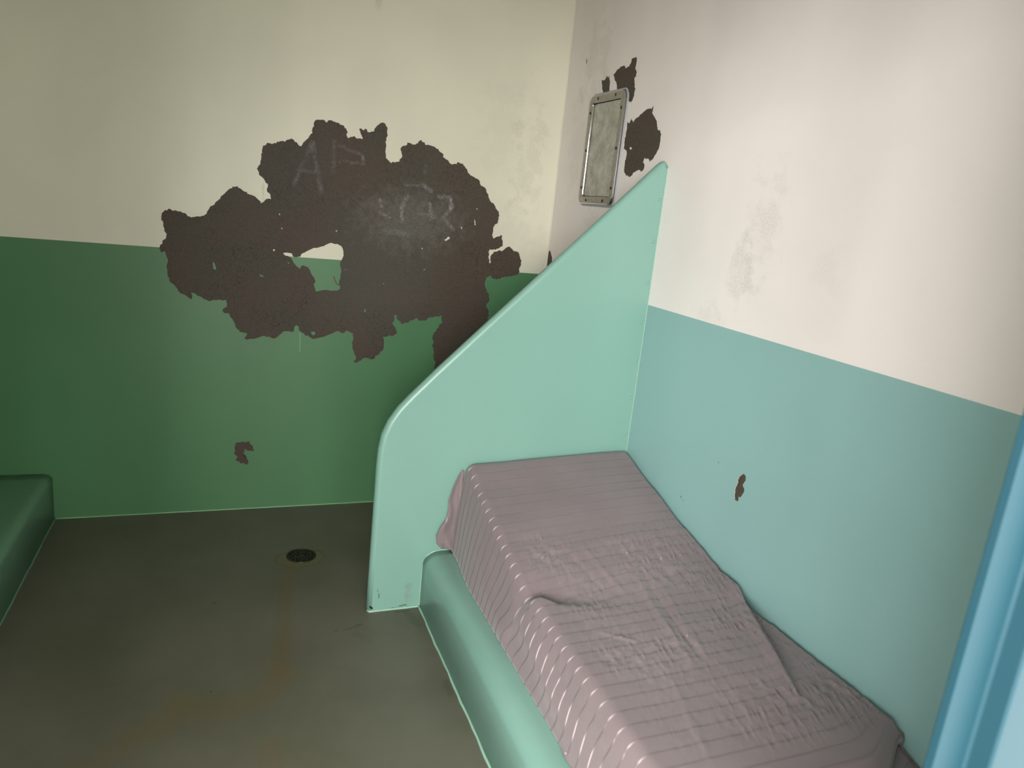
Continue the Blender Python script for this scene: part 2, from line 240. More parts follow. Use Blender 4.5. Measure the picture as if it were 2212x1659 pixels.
# floor: sealed concrete with the drain's rust run
def floor_mat():
    g = G('sealed_concrete')
    c = g.mix(g.rng(g.noise(2.4, 5, .6), .32, .68), (.098, .097, .070), (.128, .126, .096))
    c = g.mix(g.rng(g.noise(60, 4, .7), .3, .75, 0, .22), c, (.12, .12, .08))
    v = g.warp(.10, 6)
    def run(pts, r0, r1, k, col, vv=None):
        nonlocal c
        d = g.path([(x, y, 0) for x, y in pts], vv or v)
        c = g.mix(g.rng(d, r0, r1, 0, k), c, col)
    rust = (.120, .092, .048)
    w1 = g.warp(.03, 9)
    run([(-1.31, -.60), (-1.335, -.75), (-1.362, -.99), (-1.382, -1.19), (-1.392, -1.36)], .036, .018, .50, rust, w1)
    run([(-1.39, -1.33), (-1.45, -1.43), (-1.54, -1.467), (-1.66, -1.43), (-1.75, -1.50), (-1.88, -1.60), (-2.0, -1.75)], .075, .03, .42, rust)
    run([(-1.69, -1.395), (-1.685, -1.41)], .045, .03, .30, (.12, .10, .03), g.warp(.05, 14))
    run([(-1.44, -1.66), (-1.45, -1.9)], .055, .02, .32, rust, w1)
    # stain and broken coating around the drain
    q = g.vm('MULTIPLY', g.vm('SUBTRACT', g.warp(.085, 13), (-1.262, -.552, 0)), (1 / .104, 1 / .085, 0))
    dd = g.vm('LENGTH', q, out=1)
    c = g.mix(g.rng(dd, 1.0, .93, 0, .5), c, (.13, .11, .05))
    c = g.mix(g.math('MULTIPLY', g.rng(dd, 1.06, 1.0), g.rng(dd, .92, .98)), c, (.085, .075, .035))
    for p0, p1, r, k in (((-1.15, -1.125), (-1.09, -1.105), .010, .5), ((-1.20, -1.135), (-1.18, -1.128), .006, .35), ((-1.12, -1.16), (-1.08, -1.22), .022, .15),
                         ((-.90, -1.06), (-.885, -1.15), .022, .35), ((-1.60, -.85), (-1.603, -.853), .009, .7), ((-1.605, -1.376), (-1.605, -1.379), .006, .85),
                         ((-.87, -1.5), (-.872, -1.56), .018, .3), ((-.95, -1.05), (-.90, -1.045), .008, .6)):
        run([p0, p1], r, r * .4, k, (.05, .05, .035), g.warp(.03, 40))
    r = .42
    return g.fin(c, r, .42, normal=g.bump(g.noise(40, 4, .6), .12, .0015))
m_floor = floor_mat()

def metal(name, col, rough, noise_amt=.0, sc=40, stretch=None):
    g = G(name); c = col; r = rough
    if noise_amt:
        n = g.noise(sc, 5, .7, stretch=stretch)
        c = g.mix(g.rng(n, .3, .7), tuple(x * (1 - noise_amt) for x in col), tuple(min(1, x * (1 + noise_amt)) for x in col))
        r = g.rng(n, .3, .7, rough + .1, rough - .05)
    return g.fin(c, r, .5, 1.0)
m_frame = metal('brushed_steel', (.36, .34, .31), .38, .10, 60)
m_chrome = metal('polished_steel_edge', (.75, .76, .80), .10)
m_screw = metal('screw_steel', (.10, .10, .09), .3)
def mirror_mat():
    g = G('scratched_steel_mirror')
    sc = g.noise(16, 6, .75)
    c = g.mix(g.rng(sc, .32, .68), (.37, .36, .315), (.55, .54, .49))
    for ang, lo, hi, k in ((-38, .56, .70, .55), (-62, .60, .72, .45), (25, .62, .72, .35)):
        s2 = g.n.new('ShaderNodeTexNoise'); mp = g.n.new('ShaderNodeMapping'); mp.inputs['Rotation'].default_value = (math.radians(ang), 0, 0)
        mp2 = g.n.new('ShaderNodeMapping'); mp2.inputs['Scale'].default_value = (1, 160, 12)
        g.L(g.pos, mp.inputs[0]); g.L(mp.outputs[0], mp2.inputs[0]); g.L(mp2.outputs[0], s2.inputs['Vector']); s2.inputs['Scale'].default_value = 1.0; s2.inputs['Detail'].default_value = 3
        a = g.math('MULTIPLY', g.rng(s2.outputs[0], lo, hi), g.rng(g.noise(11, 3), .42, .65, 0, k))
        c = g.mix(a, c, (.78, .77, .72) if ang != 25 else (.2, .2, .17))
    return g.fin(c, g.rng(sc, .3, .7, .62, .5), .5, .55)
m_mirror = mirror_mat()
g = G('cast_iron'); m_iron = g.fin(g.mix(g.rng(g.noise(80, 4), .4, .7), (.020, .020, .014), (.06, .055, .035)), .5, .4, .5)
g = G('drain_dark'); m_black = g.fin((.006, .006, .005), .8, .2)
g = G('grey_sealant'); m_seal = g.fin((.33, .335, .36), .5, .4, normal=g.bump(g.noise(120, 3), .4, .002))
m_blue = paint('blue_enamel', (.0115,.050,.070), .55, .3, .04, orange=.1)
g = G('mattress_vinyl'); m_matt = g.fin((.40, .36, .29), .55, .4)

# sheet: mauve cotton with woven satin stripes (UV: x along the threads, y along the bed, both in metres)
def sheet_mat():
    g = G('mauve_satin_stripe_sheet')
    uv = g.n.new('ShaderNodeUVMap'); uv.uv_map = 'weave'
    sx = g.n.new('ShaderNodeSeparateXYZ'); g.L(uv.outputs[0], sx.inputs[0])
    ph = g.math('FRACT', g.math('DIVIDE', sx.outputs[1], .0462))
    d = g.math('ABSOLUTE', g.math('SUBTRACT', ph, .5))
    st = g.rng(d, .075, .050)
    line = g.rng(g.math('ABSOLUTE', g.math('SUBTRACT', ph, .437)), .026, .008, 0, .38)
    base = g.mix(g.rng(g.noise(5, 3), .3, .7), (.188, .148, .157), (.208, .165, .174))
    weave = g.noise(900, 2)
    base = g.mix(g.rng(weave, .3, .7, 0, .12), base, (.17,.14,.146))
    base = g.mix(line, base, (.06, .05, .05))
    g.fin(base, .85, .25, normal=g.bump(weave, .15, .0006))
    g.b.inputs['Sheen Weight'].default_value = .25; g.b.inputs['Sheen Roughness'].default_value = .5
    dif = g.n.new('ShaderNodeBsdfDiffuse'); g.L(g.mix(.04, base, (.0, .0, .0)), dif.inputs[0])
    gl = g.n.new('ShaderNodeBsdfAnisotropic'); gl.inputs['Color'].default_value = (.165,.145,.158, 1)
    gl.inputs['Roughness'].default_value = .80; gl.inputs['Anisotropy'].default_value = .85
    tg = g.n.new('ShaderNodeTangent'); tg.direction_type = 'UV_MAP'; tg.uv_map = 'weave'; g.L(tg.outputs[0], gl.inputs['Tangent'])
    ad = g.n.new('ShaderNodeAddShader'); g.L(dif.outputs[0], ad.inputs[0]); g.L(gl.outputs[0], ad.inputs[1])
    mx = g.n.new('ShaderNodeMixShader'); g.L(st, mx.inputs[0]); g.L(g.b.outputs[0], mx.inputs[1]); g.L(ad.outputs[0], mx.inputs[2])
    g.L(mx.outputs[0], g.out.inputs[0])
    return g.m
m_sheet = sheet_mat()

# ------------------------------------------------------------------ object helpers
def link(name, me, mats, parent=None, smooth=False):
    o = bpy.data.objects.new(name, me); C.objects.link(o)
    for m in (mats if isinstance(mats, (list, tuple)) else [mats]): me.materials.append(m)
    if parent: o.parent = parent
    if smooth:
        for p in me.polygons: p.use_smooth = True
    return o
def from_bm(name, bm, mats, parent=None, smooth=False):
    bmesh.ops.recalc_face_normals(bm, faces=bm.faces)
    me = bpy.data.meshes.new(name); bm.to_mesh(me); bm.free()
    return link(name, me, mats, parent, smooth)
def box(bm, x0, x1, y0, y1, z0, z1, mi=0):
    v = [bm.verts.new((x, y, z)) for x in (x0, x1) for y in (y0, y1) for z in (z0, z1)]
    for f in ((0, 1, 3, 2), (4, 6, 7, 5), (0, 4, 5, 1), (2, 3, 7, 6), (0, 2, 6, 4), (1, 5, 7, 3)):
        bm.faces.new([v[i] for i in f]).material_index = mi
def struct(o, label=None):
    o['kind'] = 'structure'
    if label: o['label'] = label
    return o
def tag(o, label, cat, group=None):
    o['label'] = label; o['category'] = cat
    if group: o['group'] = group
    return o
def empty(name, loc):
    o = bpy.data.objects.new(name, None); C.objects.link(o); o.location = loc; o.empty_display_size = .05; return o
def keep_world(o, parent):
    o.parent = parent; o.matrix_parent_inverse = Matrix.Translation(parent.location).inverted()
def tube(bm, pts, r, seg=8, closed=False):
    pts = [Vector(p) for p in pts]; n = len(pts); rings = []; ref = None
    for i, p in enumerate(pts):
        a = pts[i - 1] if (i or closed) else p; b = pts[(i + 1) % n] if (i < n - 1 or closed) else p
        t = (b - a).normalized()
        if ref is None: ref = t.orthogonal().normalized()
        ref = (ref - t * ref.dot(t)).normalized(); bi = t.cross(ref)
        rings.append([bm.verts.new(p + (ref * math.cos(k / seg * math.tau) + bi * math.sin(k / seg * math.tau)) * r) for k in range(seg)])
    for i in range(n if closed else n - 1):
        A, B = rings[i], rings[(i + 1) % n]
        for k in range(seg): bm.faces.new((A[k], A[(k + 1) % seg], B[(k + 1) % seg], B[k]))
    if not closed: bm.faces.new(rings[0][::-1]); bm.faces.new(rings[-1])

rnd = random.Random(7)
def rough_loop(pts, jag=.24, minlen=.003):
    """fractal tearing of a traced outline"""
    out = []
    def sub(a, b, lv):
        d = ((b[0] - a[0]) ** 2 + (b[1] - a[1]) ** 2) ** .5
        if d < minlen or lv == 0: out.append(a); return
        k = rnd.gauss(0, jag) * d * .5; k = max(-.003, min(.003, k))
        m = ((a[0] + b[0]) / 2 - (b[1] - a[1]) / d * k, (a[1] + b[1]) / 2 + (b[0] - a[0]) / d * k)
        sub(a, m, lv - 1); sub(m, b, lv - 1)
    for i in range(len(pts)): sub(pts[i], pts[(i + 1) % len(pts)], 3)
    return out
def inside(p, loop):
    x, y = p; c = False; j = len(loop) - 1
    for i in range(len(loop)):
        xi, yi = loop[i]; xj, yj = loop[j]
        if (yi > y) != (yj > y) and x < (xj - xi) * (y - yi) / (yj - yi) + xi: c = not c
        j = i
    return c
def peeled_wall(name, rect, loops, holes, place, mats, bare_mats, depth, labels):
    """a painted wall whose paint film is really missing inside the loops; returns wall and bare patches.
    place(a, b, d): wall coordinate -> world, d metres behind the paint surface"""
    a0, b0, a1, b1 = rect
    verts = [(a0, b0), (a1, b0), (a1, b1), (a0, b1), (a0, HP), (a1, HP)]
    edges = [(0, 1), (1, 5), (5, 2), (2, 3), (3, 4), (4, 0), (4, 5)]
    for lp in loops + holes:
        s = len(verts); verts += lp; edges += [(s + i, s + (i + 1) % len(lp)) for i in range(len(lp))]
    V, E, F, _, _, _ = delaunay_2d_cdt([Vector(v) for v in verts], edges, [], 0, 1e-6)
    bm = bmesh.new(); vs_ = [bm.verts.new(place(v[0], v[1], 0)) for v in V]
    pb = [bmesh.new() for _ in loops]; pv = [dict() for _ in loops]; own = {}
    for fi, f in enumerate(F):
        cx = sum(V[i][0] for i in f) / len(f); cy = sum(V[i][1] for i in f) / len(f)
        which = -1
        for k, lp in enumerate(loops):
            if inside((cx, cy), lp) and not any(inside((cx, cy), h) for h in holes): which = k
        own[fi] = which
        if which < 0:
            bm.faces.new([vs_[i] for i in f]).material_index = 0 if cy > HP else 1
        else:
            d = pv[which]
            for i in f:
                if i not in d: d[i] = pb[which].verts.new(place(V[i][0], V[i][1], depth))
            pb[which].faces.new([d[i] for i in f])
    # paint thickness round every torn edge
    ed = {}
    for fi, f in enumerate(F):
        for i in range(len(f)): ed.setdefault(frozenset((f[i], f[(i + 1) % len(f)])), []).append(fi)
    low = {}
    for e, fs in ed.items():
        if len(fs) == 2 and (own[fs[0]] < 0) != (own[fs[1]] < 0):
            i, j = tuple(e)
            for k in (i, j):
                if k not in low: low[k] = bm.verts.new(place(V[k][0], V[k][1], depth))
            bm.faces.new((vs_[i], vs_[j], low[j], low[i])).material_index = 2
    # the wall's body behind the film
    q = [bm.verts.new(place(*c)) for c in ((a0, b0, .006), (a1, b0, .006), (a1, b1, .006), (a0, b1, .006))]
    r = [bm.verts.new(place(*c)) for c in ((a0, b0, .12), (a1, b0, .12), (a1, b1, .12), (a0, b1, .12))]
    bm.faces.new(q); bm.faces.new(r)
    for i in range(4): bm.faces.new((q[i], q[(i + 1) % 4], r[(i + 1) % 4], r[i]))
    me = bpy.data.meshes.new(name); bm.to_mesh(me); bm.free()
    wall = struct(link(name, me, mats))
    for k, b in enumerate(pb):
        mm = bpy.data.meshes.new('peeled_patch'); b.to_mesh(mm); b.free()
        o = link('peeled_patch', mm, bare_mats[k], wall); o['label'] = labels[k]
    return wall

# ------------------------------------------------------------------ room shell
wall_back = peeled_wall('wall_back', (XL - .1, 0, .1, ZC), [rough_loop(PEEL_BIG), rough_loop(PEEL_HOOK)], [rough_loop(h, .1, .006) for h in PEEL_HOLES],
    lambda a, b, d: (a, d, b), [m_cream_back, m_green, m_edge], [m_bare, m_bare2], .0018,
    ['large ragged patch of bare dark brown wall with chalky lettering', 'small hook-shaped bare brown patch low on the green paint'])
wall_right = peeled_wall('wall_right', (YF - .15, 0, .0, ZC), [rough_loop(l) for l in (PEEL_OVAL, PEEL_ABOVE, PEEL_STUB, PEEL_BESIDE, PEEL_CORNER, PEEL_NICK)], [PEEL_BESIDE_HOLE],
    lambda a, b, d: (d, a, b), [m_cream_right, m_teal, m_edge], [m_bare2] * 6, .0018,
    ['small oval bare brown chip in the teal paint above the bed', 'pointed bare brown patch above the mirror corner', 'narrow bare brown stub above the mirror',
     'jagged bare brown patch beside the mirror', 'sliver of bare brown wall in the room corner', 'tiny dark nick in cream paint near the corner'])
bm = bmesh.new(); box(bm, XL - .1, .12, -7.2, .12, -.12, 0); struct(from_bm('floor', bm, m_floor))
bm = bmesh.new(); box(bm, XL - .1, .12, YF - .15, .12, ZC, ZC + .12); struct(from_bm('ceiling', bm, m_ceiling))
bm = bmesh.new(); box(bm, XL - .12, XL, YF, 0, HP, ZC, 0); box(bm, XL - .12, XL, YF, 0, 0, HP, 1); struct(from_bm('wall_left', bm, [m_cream, m_green]))
JX0, JX1, DZ = -1.93, -.83, 2.22          # doorway
bm = bmesh.new()
for x0, x1, z0, z1 in ((XL - .1, JX0 - .058, 0, ZC), (JX1 + .058, .12, 0, ZC), (JX0 - .058, JX1 + .058, DZ + .01, ZC)):
    box(bm, x0, x1, YF - .034, YF - .001, z0, z1, 0)
struct(from_bm('wall_front', bm, [m_cream]))
# corner seams: beads of paint where the planes meet
bm = bmesh.new(); tube(bm, [(-.001 + .0006 * math.sin(i * 1.7), -.001, i * .05 + .0) for i in range(55)], .0032, 6)
struct(from_bm('trim_1', bm, m_cream_back, smooth=True))
bm = bmesh.new(); tube(bm, [(BX + i * .05, -.001 + .0006 * math.sin(i * 2.1), .001) for i in range(44)], .0045, 6)
struct(from_bm('trim_2', bm, paint('green_caulk', (.20, .40, .21), .4), smooth=True))

# door frame: pressed steel jamb profile, extruded upward; three children of the same section
def jamb(x, s, z1, parent):
    P = [(0, 0), (0, -.0108), (.050, -.0108), (.0525, -.0135), (.0525, -.0353), (.055, -.037), (.145, -.037), (.145, 0)]
    bm = bmesh.new(); y0 = YF
    lo = [bm.verts.new((x + s * a, y0 + b, 0)) for a, b in P]; hi = [bm.verts.new((x + s * a, y0 + b, z1)) for a, b in P]
    bm.faces.new(lo); bm.faces.new(hi)
    for i in range(len(P)): bm.faces.new((lo[i], lo[(i + 1) % len(P)], hi[(i + 1) % len(P)], hi[i]))
    o = from_bm('door_jamb', bm, m_blue, parent)
    bv = o.modifiers.new('soft edges', 'BEVEL'); bv.width = .0015; bv.segments = 3; bv.limit_method = 'ANGLE'
    return o

# ------------------------------------------------------------------ plinth, bench
def rounded_block(name, xa, xb, y0, y1, zt, r, mat, side, label, cat):
    """solid concrete block; the long edge on side (x = xa) is rounded off with radius r"""
    bm = bmesh.new(); prof = [(xb, 0), (xa, 0)]
    for i in range(13):
        a = i / 12 * math.pi / 2
        prof.append((xa + side * r * (1 - math.cos(a)), zt - r * .72 + r * .72 * math.sin(a)))
    prof.append((xb, zt)); n = 40; rings = []
    for j in range(n + 1):
        y = y0 + (y1 - y0) * j / n
        wv = .0018 * noise.noise(Vector((y * 3, xa, 0)))
        rings.append([bm.verts.new((x + (wv if abs(x - xb) > .2 else 0), y, z + (.0012 * noise.noise(Vector((y * 4, 5, z))) if z > .01 else 0))) for x, z in prof])
    for j in range(n):
        for k in range(len(prof)):
            k2 = (k + 1) % len(prof); bm.faces.new((rings[j][k], rings[j][k2], rings[j + 1][k2], rings[j + 1][k]))
    bm.faces.new(rings[0]); bm.faces.new(rings[-1])
    o = from_bm(name, bm, mat, smooth=True)
    for p in o.data.polygons:
        if abs(p.normal.y) > .9: p.use_smooth = False
    return tag(o, label, cat)
plinth = rounded_block('bed_plinth', PLX, -.001, YF + .002, YP + .001, PLZ, .072, m_plinth, 1, 'seafoam green concrete bed plinth with rounded edge under the mattress', 'bed base')
bench = rounded_block('bench', BX, XL + .001, YF + .002, -.002, BZ, .038, m_bench, -1, 'low dark green bench along the left side of the cell', 'bench')
bm = bmesh.new(); tube(bm, [(BX + .0005 + .001 * math.sin(i * 2.3) + .0012 * math.sin(i * .9), YF + .1 + i * .05, .001) for i in range(60)], .0045, 6)
keep_world(from_bm('caulk_line', bm, m_bench, smooth=True), bench)
bm = bmesh.new(); tube(bm, [(PLX - .001 + .0012 * math.sin(i * 2.3) + .0012 * math.sin(i * .83), YF + .02 + i * .04, .001) for i in range(51)], .0055, 6)
keep_world(from_bm('caulk_line', bm, m_caulk, smooth=True), plinth)

# ------------------------------------------------------------------ privacy partition
TH = .042
outl = [(0, 0), (-1.056, 0), (-1.056, .05), (-1.050, .60)]
P0 = Vector((-1.050, .60)); 
ctrl = [(-1.050, .60), (-1.047, .665), (-1.037, .722), (-1.017, .772), (-.985, .822), (-.945, .868), (-.90, .915), (-.853, .964)]
outl = [(0, 0), (-1.057, 0), (-1.054, .20), (-1.0515, .42)] + ctrl + [(-.672, 1.146), (-.477, 1.340), (-.25, 1.568), (-.060, 1.762), (-.034, 1.788), (-.022, 1.799), (-.012, 1.803), (-.003, 1.797), (0, 1.785)]
bm = bmesh.new()
rr = .019
def inset(poly, d):
    out = []; n = len(poly)
    for i in range(n):
        p0, p1, p2 = (Vector(poly[i - 1]), Vector(poly[i]), Vector(poly[(i + 1) % n]))
        if i == 0: out.append(Vector(p1)); continue
        if p1.y > 1.5: out.append(Vector((p1.x, p1.y - 1.42 * d))); continue
        a = (p1 - p0).normalized(); b = (p2 - p1).normalized()
        na = Vector((a.y, -a.x)); nb = Vector((b.y, -b.x)); nn = (na + nb).normalized(); c = max(.5, nn.dot(na))
        q = p1 + nn * d / c
        if p1.x > -.001: q.x = 0; q.y = p1.y - d * .7
        if p1.y < .001: q.y = 0
        out.append(q)
    return out
layers = []
for i in range(9):
    a = i / 8 * math.pi; ins = rr * (1 - math.sin(a)); yy = YP + rr * (1 - math.cos(a)) if a <= math.pi / 2 else YP + TH - rr * (1 + math.cos(a))
    layers.append([bm.verts.new((q.x, yy, q.y)) for q in inset(outl, ins)])
for A, B in zip(layers[:-1], layers[1:]):
    for k in range(len(A)): bm.faces.new((A[k], A[(k + 1) % len(A)], B[(k + 1) % len(A)], B[k]))
bm.faces.new(layers[0]); bm.faces.new(layers[-1])
part = empty('privacy_partition', (-.5, YP + TH / 2, 0))
tag(part, 'tall seafoam green metal privacy partition with sloping top at the bed head', 'partition')
panel = from_bm('panel', bm, m_part, smooth=True); keep_world(panel, part)
for p in panel.data.polygons:
    if abs(p.normal.y) > .9995: p.use_smooth = False
for z in (1.657, 1.498, 1.337, 1.178, 1.022, .863, .706):
    bm = bmesh.new(); prof = [(.0073, 0), (.007, .0014), (.0052, .0028), (.0030, .0034), (.0026, .0024), (0, .0022)]
    rings = [[bm.verts.new((-.0165 + r * math.cos(k / 14 * math.tau), YP - h, z + r * math.sin(k / 14 * math.tau))) for k in range(14)] for r, h in prof[:-1]]
    for A, B in zip(rings[:-1], rings[1:]):
        for k in range(14): bm.faces.new((A[k], A[(k + 1) % 14], B[(k + 1) % 14], B[k]))
    bm.faces.new(rings[-1])
    keep_world(from_bm('rivet', bm, m_seafoam, smooth=True), part)
def bead(pts, r, parent, mat=m_caulk, name='sealant_bead'):
    bm = bmesh.new(); fine = []
    for a, b in zip(pts[:-1], pts[1:]):
        a = Vector(a); b = Vector(b); n = max(1, int((b - a).length / .012))
        for i in range(n): 
            p = a.lerp(b, i / n); fine.append(p + Vector([.0007 * noise.noise(p * 60 + Vector((j * 9, 0, 0))) for j in range(3)]))
    fine.append(Vector(pts[-1])); tube(bm, fine, r, 6)
    keep_world(from_bm(name, bm, mat, smooth=True), parent)
bead([(PLX, YP - .001, 0), (PLX - .001, YP - .001, .10), (PLX, YP - .001, .175), (-.845, YP - .001, .20), (-.832, YP - .001, .222), (-.81, YP - .001, .236), (-.78, YP - .001, .2405), (-.70, YP - .001, .2405)], .0042, part)
bead([(-1.054, YP + .01, .002), (-1.045, YP - .001, .002), (PLX, YP - .001, .002)], .0055, part)
bead([(-.001, YP - .0005, 1.785), (-.001, YP - .0005, .60)], .0022, part)

# ------------------------------------------------------------------ mirror
mir = empty('wall_mirror', (0, -.478, 1.865)); tag(mir, 'narrow upright steel-framed security mirror on the cream wall', 'mirror')
def rrect(w_, h_, r, n=8):
    out = []
    for cx, cz, a0 in ((w_ - r, h_ - r, 0), (-w_ + r, h_ - r, 90), (-w_ + r, -h_ + r, 180), (w_ - r, -h_ + r, 270)):
        for i in range(n + 1):
            a = math.radians(a0 + 90 * i / n); out.append((cx + r * math.cos(a), cz + r * math.sin(a)))
    return out
MW, MH = .164, .240
def ring_mesh(prof, name, mat, mi_fn=None):
    bm = bmesh.new(); rings = []
    for ins, dep, rad in prof: rings.append([bm.verts.new((-dep, -.478 + a, 1.865 + b)) for a, b in rrect(MW - ins, MH - ins, max(.003, rad))])
    n = len(rings[0])
    for j, (A, B) in enumerate(zip(rings[:-1], rings[1:])):
        for k in range(n): bm.faces.new((A[k], A[(k + 1) % n], B[(k + 1) % n], B[k])).material_index = (mi_fn(j) if mi_fn else 0)
    o = from_bm(name, bm, mat, smooth=False); keep_world(o, mir); return o
fr = ring_mesh([(0, 0, .036), (0, .011, .036), (.001, .0135, .035), (.004, .016, .032), (.030, .016, .012), (.033, .0145, .010), (.034, .012, .009), (.034, .002, .009)], 'frame', [m_frame, m_chrome],
          lambda j: 1 if j in (1, 2, 5) else 0)
bm = bmesh.new(); bm.faces.new([bm.verts.new((-.0045, -.478 + a, 1.865 + b)) for a, b in rrect(MW - .033, MH - .033, .010)])
bm.faces.new([bm.verts.new((-.0005, -.478 + a, 1.865 + b)) for a, b in rrect(MW - .033, MH - .033, .010)])
keep_world(from_bm('mirror_plate', bm, m_mirror), mir)
ring_mesh([(.033, .0046, .010), (.037, .0047, .008)], 'plate_dark_ring', [m_black])  # thin near-black ring round the edge of the mirror plate
bm = bmesh.new(); pts = rrect(MW + .004, MH + .004, .04, 10)
tube(bm, [(-.002, -.478 + a + .0015 * noise.noise(Vector((a * 60, b * 60, 0))), 1.865 + b + .002 * noise.noise(Vector((b * 60, a * 60, 3)))) for a, b in pts], 0.0052, 8, True)
keep_world(from_bm('sealant_bead', bm, m_seal, smooth=True), mir)
for y, z in ((-.395, 2.088), (-.558, 2.088), (-.622, 2.030), (-.622, 1.865), (-.622, 1.698), (-.395, 1.642), (-.558, 1.642), (-.334, 2.030), (-.334, 1.865), (-.334, 1.698)):
    bm = bmesh.new(); prof = [(.0068, .016), (.0066, .0172), (.0045, .0186), (.0022, .0190)]
    rings = [[bm.verts.new((-h, y + r * math.cos(k / 12 * math.tau), z + r * math.sin(k / 12 * math.tau))) for k in range(12)] for r, h in prof]
    for A, B in zip(rings[:-1], rings[1:]):
        for k in range(12): bm.faces.new((A[k], A[(k + 1) % 12], B[(k + 1) % 12], B[k]))
    bm.faces.new(rings[-1]); keep_world(from_bm('screw', bm, m_screw), mir)

# ------------------------------------------------------------------ floor drain
DX, DY = -1.257, -.532
dr = empty('floor_drain', (DX, DY, 0)); tag(dr, 'round dark metal drain grate in the stained concrete floor', 'drain')
def lathe(name, prof, mat, n=40):
    bm = bmesh.new(); rings = [[bm.verts.new((DX + r * math.cos(k / n * math.tau), DY + r * math.sin(k / n * math.tau), z)) for k in range(n)] for r, z in prof]
    for A, B in zip(rings[:-1], rings[1:]):
        for k in range(n): bm.faces.new((A[k], A[(k + 1) % n], B[(k + 1) % n], B[k]))
    if prof[-1][0] < .01: bm.faces.new(rings[-1])
    o = from_bm(name, bm, mat, smooth=False); keep_world(o, dr); return o
lathe('rim', [(.063, .0), (.062, .003), (.058, .0035), (.056, .001)], m_iron)
# slotted grate: rings of slots around a centre, cut as separate cells of the plate
bm = bmesh.new(); N = 72
radii = [.057, .052, .044, .038, .030, .024, .016, .010, .003]
rg = [[bm.verts.new((DX + r * math.cos(k / N * math.tau), DY + r * math.sin(k / N * math.tau), .0018)) for k in range(N)] for r in radii]
for j in range(len(radii) - 1):
    for k in range(N):
        slot = (j in (1, 3, 5)) and (k + j * 2) % (6 if j < 4 else 9) not in (0, 1)
        if not slot: bm.faces.new((rg[j][k], rg[j][(k + 1) % N], rg[j + 1][(k + 1) % N], rg[j + 1][k]))
bm.faces.new(rg[-1])
gr = from_bm('grate', bm, m_iron); keep_world(gr, dr)
sd = gr.modifiers.new('thickness', 'SOLIDIFY'); sd.thickness = .0014; sd.offset = -1
lathe('slot_shade_disc', [(.057, .0004), (.005, .0004)], m_black)  # flat near-black disc: the shade below the slots is in its colour

# ------------------------------------------------------------------ mattress and sheet
def lerp_tab(t, tab):
    if t >= tab[0][0]: return tab[0][1]
    for (a, va), (b, vb) in zip(tab[:-1], tab[1:]):
        if b <= t <= a:
            u = (t - a) / (b - a); u = u * u * (3 - 2 * u) * .35 + u * .65
            return va + (vb - va) * u
    return tab[-1][1]
def sst(a, b, x):
    t = max(0, min(1, (x - a) / (b - a))); return t * t * (3 - 2 * t)
LEFT = [(-1.045, .606), (-1.22, .545), (-1.354, .509), (-1.48, .475), (-1.60, .452), (-1.72, .436), (-1.86, .430), (-2.6, .428)]
WALL = [(-1.03, .642), (-1.285, .574), (-1.489, .517), (-1.72, .470), (-1.82, .462), (-1.92, .448), (-2.10, .443), (-2.47, .434), (-2.6, .43)]
YE = -2.56
FA, FB = Vector((0.004, -1.80)), Vector((-.215, -2.38)); FD = (FB - FA).normalized(); FN = Vector((FD.y, -FD.x))
if FN.x > 0: FN = -FN
def foot_y(x): return -2.565 + .10 * sst(-.22, 0, x) ** 1.2
def top_z(x, y):
    z = lerp_tab(y, LEFT) + (lerp_tab(y, WALL) - lerp_tab(y, LEFT)) * sst(-.75, 0, x) ** .9
    # pocket where the wedge under the sheet ends
    lx = x + .715; cy = -1.655 - 1.0 * min(lx, .085) - .22 * max(0, lx - .085)
    dep = .021 * math.exp(-(max(0, lx - .02) / .20) ** 2) + .006
    t = y - cy
    prof = math.exp(-(t / (.085 + .05 * lx if t > 0 else .016 + .16 * lx)) ** 2)
    z -= dep * prof * sst(-.735, -.690, x)
    # loose sheet folded over along the wall side
    q = Vector((x, y)) - FA; u = q.dot(FD); d = q.dot(FN)
    if u > -.05:
        A = .026 * sst(-.05, .06, u) * (1 - sst(.34, .62, u))
        z += A * .50 * math.exp(-((d - .020) / .024) ** 2) * sst(-.02, .01, d)
        z -= A * .85 * (1 - sst(-.004, .016, d)) * (.55 + .45 * math.exp(-(max(0, -d) / .09)))
    # long soft diagonal pulls in the middle
    for ax, ay, bx, by, h, wd in ((-.33, -1.72, -.40, -2.12, .0050, .011), (-.30, -1.74, -.36, -2.10, -.0045, .010), (-.27, -1.78, -.345, -2.12, .0035, .009), (-.50, -1.55, -.46, -1.74, -.0035, .009),
                                  (-.17, -1.55, -.20, -1.80, .0035, .010), (-.19, -1.56, -.225, -1.80, -.0030, .009), (-.46, -2.05, -.56, -2.42, .003, .012), (-.56, -1.95, -.50, -2.0, .004, .008),
                                  (-.36, -2.28, -.39, -2.36, .004, .007), (-.44, -1.52, -.40, -1.78, .0035, .011), (-.12, -1.46, -.13, -1.66, -.0025, .008)):
        A_, B_ = Vector((ax, ay)), Vector((bx, by)); D = B_ - A_; L = D.length; D /= L
        r = Vector((x, y)) - A_; uu = r.dot(D); dd = r.x * D.y - r.y * D.x
        if -.06 < uu < L + .06: z += h * math.exp(-(dd / wd) ** 2) * sst(-.05, .05, uu) * sst(L + .05, L - .05, uu)
    z += .0022 * noise.noise(Vector((x * 5, y * 4, 2.2)))
    return z
